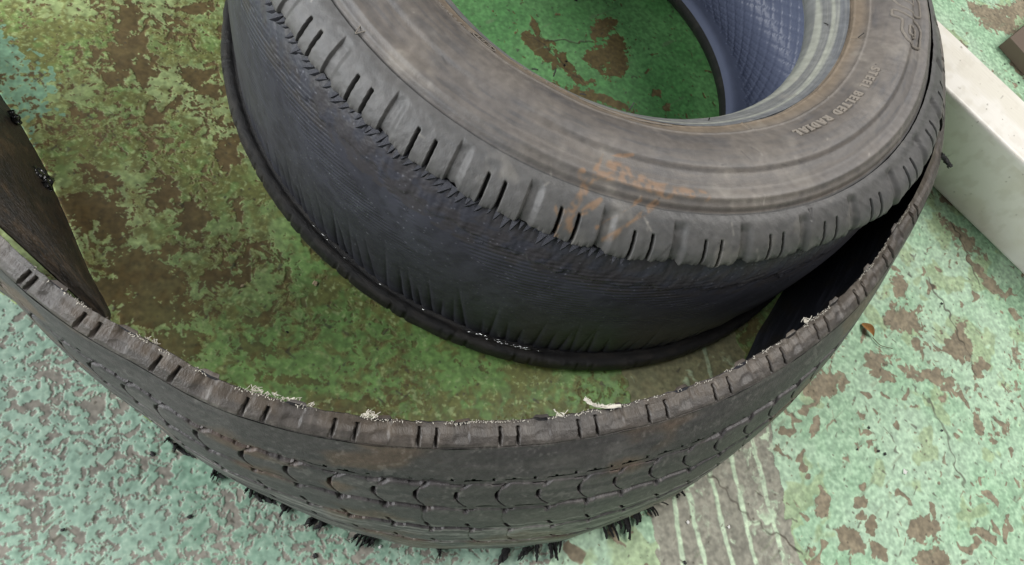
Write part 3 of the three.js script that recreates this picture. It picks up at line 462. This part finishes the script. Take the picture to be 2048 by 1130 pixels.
// floors of the grooves
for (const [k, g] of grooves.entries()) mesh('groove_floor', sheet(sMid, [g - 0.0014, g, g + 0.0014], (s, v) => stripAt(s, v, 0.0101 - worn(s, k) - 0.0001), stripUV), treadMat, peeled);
console.log('strip done');

// white cord ends along the upper edge, and loose threads
const cordMat = new THREE.MeshStandardMaterial({ color: new THREE.Color().setRGB(0.70, 0.66, 0.57), roughness: 0.95 });
{
  const parts = [], base = new THREE.ConeGeometry(0.00034, 0.0023, 4, 1); base.translate(0, 0.0009, 0);
  for (let s = 0.17; s < strip.L; s += 0.0013) {
    if (fbm(s * 26, 4.4, 3) + 0.5 * (vn(s * 300, 2) - 0.5) < 0.46) continue; for (let n = 0; n < 2; n++) {
      const q = s + rr(-0.0006, 0.0006), p = stripAt(q, ragTop(q) + rr(0.0002, 0.001), rr(-0.0006, 0.0012)), g = base.clone(), e = new THREE.Euler(rr(-0.9, 0.9), rr(0, 6), rr(-0.9, 0.9)), k = rr(0.4, 1.0);
      g.applyMatrix4(new THREE.Matrix4().compose(new THREE.Vector3(...p), new THREE.Quaternion().setFromEuler(e), new THREE.Vector3(1, k, 1))); parts.push(g);
    }
  }
  mesh('cord_fringe', mergeGeometries(parts), cordMat, peeled, 'white frayed cord ends along the upper edge').userData.kind = 'stuff';
}
function thread(pts, rad = 0.0006) {
  const v = pts.map(([px, py, y]) => new THREE.Vector3(...at(px, py, y))), c = new THREE.CatmullRomCurve3(v), g = new THREE.TubeGeometry(c, 24, rad, 5); return g;
}
{
  const parts = [], run = [[1240, 812], [1222, 814], [1205, 813], [1190, 810], [1178, 804], [1171, 798]];
  for (let n = 0; n < 9; n++) { const k = n < 5 ? 6 : 3 + n % 3; parts.push(thread(run.slice(0, k).map(([x, y], i) => [x + rr(-2.5, 2.5), y + rr(-2.6, 2.6), 0.157 - 0.0008 * i + rr(-0.0006, 0.0008)]), rr(0.0003, 0.0006))); }
  for (let n = 0; n < 34; n++) { const t = rnd() * 4.9, i = floor(t), x = lerp(run[i][0], run[i + 1][0], t - i), y = lerp(run[i][1], run[i + 1][1], t - i); parts.push(thread([[x, y, 0.1565], [x + rr(-4, 4), y + rr(-5, 3), 0.1565], [x + rr(-7, 6), y + rr(-7, 4), 0.156]], rr(0.00016, 0.0003))); }
  mesh('loose_thread', mergeGeometries(parts), cordMat, peeled, 'frayed white thread curling off the upper edge');
}
for (const [px, py, n, w] of [[738, 832, 22, 14], [600, 806, 20, 22], [545, 792, 16, 24], [298, 684, 20, 14], [1120, 828, 10, 8], [1614, 643, 12, 4], [510, 782, 14, 12]]) {
  const parts = []; for (let k = 0; k < n; k++) { const x = px + rr(-w, w), y = py + rr(-3, 5) + (x - px) * 0.25; parts.push(thread([[x, y, 0.164], [x + rr(-8, 8), y + rr(-8, 3), 0.165], [x + rr(-12, 12), y + rr(-11, 4), 0.163]], rr(0.00014, 0.0003))); }
  mesh('thread_tuft', mergeGeometries(parts), cordMat, peeled);
}
// torn black shreds that stick out under the strip
const shredMat = new THREE.MeshStandardMaterial({ color: new THREE.Color().setRGB(0.018, 0.018, 0.018), roughness: 0.55, bumpMap: rubberBump, bumpScale: 0.0008, side: THREE.DoubleSide });
function shred(x0, y0, x1, y1, w) {
  const a = at(x0, y0), b = at(x1, y1), d = new THREE.Vector2(b[0] - a[0], b[2] - a[2]), l = d.length(); d.normalize(); const bend = rr(-0.25, 0.25) * l, h = rr(0.001, 0.004), a0 = rr(0, 9), back = 0.35;
  const g = sheet(range(-back, 1, 9), range(0, 1, 6), (t, q) => {
    const ww = w * (1 - max(t, 0) ** 2 * 0.7) * (0.45 + 1.1 * vn(t * 9 + a0, a0)), an = q * 2 * PI, x = t * l, off = bend * t * t + ww * cos(an) * 0.5;
    return [a[0] + d.x * x - d.y * off, max(0.0006, 0.0022 + h * sin(max(t, 0) * 2.4) + 0.0016 * sin(an)), a[2] + d.y * x + d.x * off];
  }, (t, q) => [t, q]);
  mesh('rubber_shred', g, shredMat, peeled);
}
for (let [x0, y0, x1, y1, w] of [[338, 878, 330, 890, .002], [340, 882, 352, 892, .002], [352, 892, 352, 908, .003], [360, 898, 378, 912, .003], [372, 908, 395, 920, .002], [428, 944, 422, 960, .002], [432, 946, 424, 968, .0015], [436, 952, 455, 958, .002], [440, 950, 430, 965, .0015], [495, 978, 488, 990, .002], [503, 984, 500, 1000, .003], [512, 990, 522, 1002, .003], [522, 992, 520, 1008, .004], [532, 998, 545, 1010, .004], [546, 1002, 552, 1012, .003], [566, 1010, 562, 1022, .003], [575, 1012, 552, 1036, .003], [580, 1016, 572, 1028, .002], [628, 1034, 606, 1058, .004], [636, 1038, 614, 1056, .003], [650, 1042, 628, 1066, .005], [656, 1044, 640, 1056, .003], [712, 1072, 698, 1086, .002], [722, 1074, 706, 1094, .002], [730, 1076, 714, 1098, .002], [738, 1078, 722, 1098, .002], [748, 1078, 730, 1096, .003], [876, 1100, 878, 1116, .002], [880, 1100, 876, 1124, .001], [1006, 1106, 988, 1136, .004], [1012, 1104, 1002, 1130, .004], [1046, 1102, 1030, 1124, .003], [1056, 1100, 1044, 1116, .003], [1072, 1098, 1066, 1128, .003], [1098, 1092, 1096, 1122, .003], [1108, 1090, 1106, 1126, .003], [1120, 1084, 1112, 1108, .002], [1206, 1058, 1212, 1082, .003], [1216, 1054, 1222, 1080, .003], [1224, 1052, 1232, 1088, .002], [1236, 1046, 1238, 1062, .003], [1248, 1040, 1252, 1070, .004], [1254, 1038, 1258, 1086, .002], [1270, 1032, 1274, 1054, .004], [1276, 1028, 1280, 1048, .003], [1292, 1018, 1300, 1034, .003], [1298, 1014, 1312, 1036, .002], [1336, 986, 1350, 992, .003], [1344, 982, 1356, 996, .002], [1350, 980, 1368, 994, .002], [1356, 972, 1360, 992, .003], [1374, 958, 1392, 954, .003], [1376, 960, 1388, 964, .002], [1312, 1004, 1336, 1008, .001]]) { x1 = lerp(x0, x1, 0.85); y1 = lerp(y0, y1, 0.85); shred(x0, y0, x1, y1, w * 1.1); if (rnd() < 0.5) shred(x0 + rr(-5, 5), y0 + rr(-2, 2), x1 + rr(-9, 9), y1 + rr(-6, 5), w * 0.4); }
{ // a torn scrap that sticks out where the strip joins the tyre
  const v = [[1880, 308, 0.178], [1888, 316, 0.176], [1896, 326, 0.174], [1901, 334, 0.172]].map(([a, b, y]) => { const p = at(a, b, y); return new THREE.Vector3(...p); });
  const g = new THREE.TubeGeometry(new THREE.CatmullRomCurve3(v), 14, 0.0022, 5), P = g.attributes.position; for (let k = 0; k < P.count; k++) P.setY(k, P.getY(k) + 0.002 * (vn(k * 0.7, 3) - 0.5)), P.setX(k, P.getX(k) + 0.0016 * (vn(k * 0.9, 8) - 0.5)); g.computeVertexNormals(); mesh('rubber_shred', g, shredMat, peeled);
}
peeled.position.set(-TC[0], 0, -TC[1]);

// ------------------------------------------------------------------ dark flap of torn rubber leaning behind the strip
{
  const flap = group('rubber_flap', [-0.34, 0, -0.13]);
  tag(flap, 'dark brown torn flap of rubber leaning against the inside of the peeled strip', 'rubber flap');
  const foot = [[-95, 20], [0, 190], [38, 245], [95, 348], [104, 372], [150, 480], [185, 560], [206, 596], [220, 628], [217, 645]].map(([a, b]) => at(a, b, 0.004));
  const fc = new THREE.CatmullRomCurve3(foot.map((p) => new THREE.Vector3(...p)), false, 'centripetal'), N = 180, fp = fc.getSpacedPoints(N);
  const head = (i) => { const t = i / N, x = lerp(-0.49, -0.222, t); return [x, lerp(0.105, 0.012, t ** 2.2), lerp(-0.098, -0.0885, t)]; };
  const point = (i, q, off) => { const p = fp[i], h = head(i), rag = q < 0.2 ? 0.003 * (fbm(i * 0.12, 2.2, 3) - 0.5) * (1 - q * 5) : 0, hump = 0.022 * sin(min(1, q * 1.05) * PI) * (0.4 + 0.6 * (1 - i / N)) + 0.003 * (fbm(i * 0.05, q * 4, 3) - 0.5); return [lerp(p.x, h[0], q) + rag, max(0.0008, lerp(p.y, h[1], q) + hump + off), lerp(p.z, h[2], q)]; };
  const flapMap = texture(512, 256, (u, v, o) => { const n = fbm(u * 16, v * 10, 4), m = fbm(u * 40, v * 22, 4), f = vn(u * 400, v * 200); o[0] = 48; o[1] = 40; o[2] = 31; mix3(o, [80, 65, 47], 0.7 * smooth(0.5, 0.72, n)); mix3(o, [32, 29, 25], 0.8 * smooth(0.5, 0.68, m)); if (f > 0.95) mix3(o, [120, 108, 88], 0.5); });
  const flapMat = new THREE.MeshStandardMaterial({ map: flapMap, roughness: 0.5, bumpMap: rubberBump, bumpScale: 0.0016, side: THREE.DoubleSide });
  const is = range(0, N, N), qs = range(0, 1, 40), uv = (i, q) => [i / N, q];
  const put = (g) => { g.translate(0.34, 0, 0.13); return g; };
  mesh('outer_face', put(sheet(is, qs, (i, q) => point(Math.round(i), q, 0.004), uv)), flapMat, flap);
  mesh('inner_face', put(sheet(is, qs, (i, q) => point(Math.round(i), q, -0.004), uv)), flapMat, flap);
  mesh('torn_edge', put(mergeGeometries([sheet(is, [0, 1, 2], (i, q) => { const p = point(Math.round(i), 0, 0.004 - 0.004 * q); if (q === 1) p[0] += 0.0012; return p; }, uv), sheet([0, 1], qs, (e, q) => point(N, q, e ? 0.004 : -0.004), uv)])), flapMat, flap);
  // wet black tatters at its edge
  const wet = new THREE.MeshPhysicalMaterial({ color: new THREE.Color().setRGB(0.012, 0.012, 0.012), roughness: 0.16, clearcoat: 0.6, side: THREE.DoubleSide });
  for (const [x0, y0, x1, y1, w] of [[22, 222, 36, 240, 0.003], [30, 232, 37, 248, 0.003], [52, 330, 92, 352, 0.004], [60, 338, 100, 372, 0.006], [70, 348, 104, 368, 0.005], [88, 360, 98, 384, 0.004]]) {
    const v = range(0, 1, 5).map((t) => new THREE.Vector3(...at(lerp(x0, x1, t), lerp(y0, y1, t) + 3 * sin(t * 5), 0.020 - 0.009 * t)).add(new THREE.Vector3(0.34, 0, 0.13))), g = new THREE.TubeGeometry(new THREE.CatmullRomCurve3(v), 20, w * 0.85, 7), P = g.attributes.position;
    for (let k = 0; k < P.count; k++) { P.setY(k, max(0.001, P.getY(k) + 0.0026 * (vn(k * 0.31, x0) - 0.5))); P.setX(k, P.getX(k) + 0.002 * (vn(k * 0.4, y0) - 0.5)); } g.computeVertexNormals(); mesh('rubber_tatter', g, wet, flap);
  }
}
// ------------------------------------------------------------------ white steel beam
{
  const b0 = at(1866, 378), b1 = at(2048, 555), d = new THREE.Vector3(b1[0] - b0[0], 0, b1[2] - b0[2]).normalize(), n = new THREE.Vector3(d.z, 0, -d.x), H = 0.1, Wd = 0.087, L = 1.25;
  const start = new THREE.Vector3(b0[0], 0, b0[2]).addScaledVector(d, -0.205), mid = start.clone().addScaledVector(d, L / 2).addScaledVector(n, Wd / 2);
  const beam = group('steel_beam', [mid.x, 0, mid.z]); beam.rotation.y = Math.atan2(-d.z, d.x);
  tag(beam, 'white painted square steel beam lying beyond the tyre', 'beam');
  const beamMap = texture(1024, 256, (u, v, o) => { const x = u * 12, n = fbm(x * 2, v * 5, 4), m = fbm(x * 12, v * 12 + 3, 3), s = vn(x * 40, v * 30); o[0] = 244; o[1] = 240; o[2] = 231; mix3(o, [218, 211, 190], 0.4 * smooth(0.45, 0.7, n)); mix3(o, [208, 202, 186], 0.25 * smooth(0.5, 0.75, m)); if (s > 0.93) mix3(o, [120, 112, 98], 0.5 * smooth(0.93, 0.98, s)); });
  const beamMat = new THREE.MeshStandardMaterial({ map: beamMap, roughness: 0.38, bumpMap: rubberBump, bumpScale: 0.0003 });
  const g = new RoundedBoxGeometry(L, H, Wd, 4, 0.005), P = g.attributes.position, N = g.attributes.normal, uv = []; for (let k = 0; k < P.count; k++) uv.push(P.getX(k) / L + 0.5, (abs(N.getY(k)) > 0.7 ? P.getZ(k) / 0.2 : P.getY(k) / 0.2 + 0.5) + 0.3); g.setAttribute('uv', new THREE.Float32BufferAttribute(uv, 2));
  g.translate(0, H / 2 + 0.0006, 0); mesh('box_section', g, beamMat, beam);
  const cap = new RoundedBoxGeometry(0.003, H - 0.012, Wd - 0.012, 1, 0.001); cap.translate(L / 2 + 0.001, H / 2, 0); mesh('end_plate', cap, beamMat, beam);
}
// ------------------------------------------------------------------ corner of a dark board beyond the beam
{
  const c = at(2021, 76, 0.02), e1 = at(2050, 108, 0.02), e2 = at(2052, 50, 0.02), u = new THREE.Vector3(e1[0] - c[0], 0, e1[2] - c[2]).normalize(), w = new THREE.Vector3(e2[0] - c[0], 0, e2[2] - c[2]).normalize();
  const A = 0.32, B = 0.28, p = (s, t) => [u.x * s + w.x * t, u.z * s + w.z * t], sh = new THREE.Shape([p(0, 0), p(A, 0), p(A, B), p(0, B)].map(([x, z]) => new THREE.Vector2(x, -z)));
  const g = new THREE.ExtrudeGeometry(sh, { depth: 0.018, bevelEnabled: true, bevelSize: 0.001, bevelThickness: 0.001, bevelSegments: 2 }); g.rotateX(-PI / 2); g.translate(0, 0.0016, 0);
  const b = group('dark_board', [c[0], 0, c[2]]); tag(b, 'brown board with a dark edge lying on the floor past the white beam', 'board');
  mesh('slab', g, new THREE.MeshStandardMaterial({ color: new THREE.Color(0x6a5c50), roughness: 0.8, bumpMap: rubberBump, bumpScale: 0.0006 }), b);
}
// ------------------------------------------------------------------ small things on the floor
{
  const l = at(1722, 648), t = at(1746, 676), leaf = group('dry_leaf', [l[0], 0, l[2]]); tag(leaf, 'small curled orange brown dry leaf beside the peeled strip', 'leaf');
  const d = new THREE.Vector3(t[0] - l[0], 0, t[2] - l[2]), len = d.length(); d.normalize(); const n = new THREE.Vector3(-d.z, 0, d.x);
  const blade = sheet(range(0, 1, 12), range(-1, 1, 6), (s, q) => { const w = 0.0058 * sin(min(1, s * 1.02 + 0.05) * PI) ** 0.8 * (1 - 0.35 * s) * q, x = s * len; return [d.x * x + n.x * w, 0.0015 + 0.003 * abs(q) * sin(s * PI) + 0.002 * s * (1 - s) * 4, d.z * x + n.z * w]; }, (s, q) => [s, q]);
  mesh('blade', blade, new THREE.MeshStandardMaterial({ color: new THREE.Color(0xb98448), roughness: 0.75, side: THREE.DoubleSide, bumpMap: rubberBump, bumpScale: 0.001 }), leaf);
  const st = [[1745, 675], [1760, 690], [1775, 695], [1785, 697]].map(([a, b]) => { const p = at(a, b, 0.0018); return new THREE.Vector3(p[0] - l[0], p[1], p[2] - l[2]); });
  mesh('stalk', new THREE.TubeGeometry(new THREE.CatmullRomCurve3(st), 12, 0.0004, 5), new THREE.MeshStandardMaterial({ color: new THREE.Color(0x5a4630), roughness: 0.8 }), leaf);
}
const chipGeo = [0, 1, 2].map((k) => { const g = new THREE.IcosahedronGeometry(0.0022, 1), P = g.attributes.position; for (let i = 0; i < P.count; i++) { const f = 0.6 + 0.8 * vn(P.getX(i) * 900 + k * 9, P.getZ(i) * 900 + P.getY(i) * 500); P.setXYZ(i, P.getX(i) * f, P.getY(i) * f * 0.45, P.getZ(i) * f); } g.computeVertexNormals(); return g; });
const crumbMats = { white: new THREE.MeshStandardMaterial({ color: new THREE.Color().setRGB(0.75, 0.74, 0.7), roughness: 0.8 }), black: new THREE.MeshStandardMaterial({ color: new THREE.Color().setRGB(0.02, 0.02, 0.02), roughness: 0.7 }), tan: new THREE.MeshStandardMaterial({ color: new THREE.Color().setRGB(0.5, 0.4, 0.25), roughness: 0.8 }) };
const crumbLabels = { white: ['paint_chip', 'tiny white paint chip on the green floor', 'paint chip', 'white chips scattered on the floor'], black: ['rubber_crumb', 'tiny black rubber crumb on the green floor', 'rubber crumb', 'black rubber crumbs scattered on the floor'], tan: ['straw_bit', 'tiny tan bit of straw on the floor within the strip', 'straw', 'bits of straw on the floor'] };
for (const [px, py, k, s] of [[1810, 944, 'white', 1.5], [1376, 1044, 'white', .9], [1458, 1054, 'white', .8], [760, 1094, 'white', .9], [1738, 855, 'black', .9], [1757, 902, 'black', 1], [1770, 908, 'black', 1], [1715, 898, 'black', .6], [1884, 861, 'black', .8], [1884, 607, 'black', .9], [305, 908, 'black', 1], [125, 1060, 'black', .9], [380, 1033, 'black', .9], [630, 1112, 'black', 1.2], [575, 664, 'black', .8], [1370, 1125, 'black', 1.2], [484, 572, 'tan', .9], [630, 566, 'tan', 1.3], [1152, 0, 'black', 1], [2038, 165, 'black', .8], [2010, 128, 'black', .7], [1130, 130, 'black', .8], [1134, 122, 'black', .7]]) {
  const p = at(px, py, 0.0009), [nm, lb, cat, gr] = crumbLabels[k], m = mesh(nm, chipGeo[floor(rnd() * 3)], crumbMats[k]); tag(m, lb, cat, gr); m.position.set(...p); m.rotation.y = rr(0, 6); m.scale.set(s * rr(0.55, 1), s * 0.6, s * 0.7);
}
console.log('all built');
renderer.render(scene, camera);
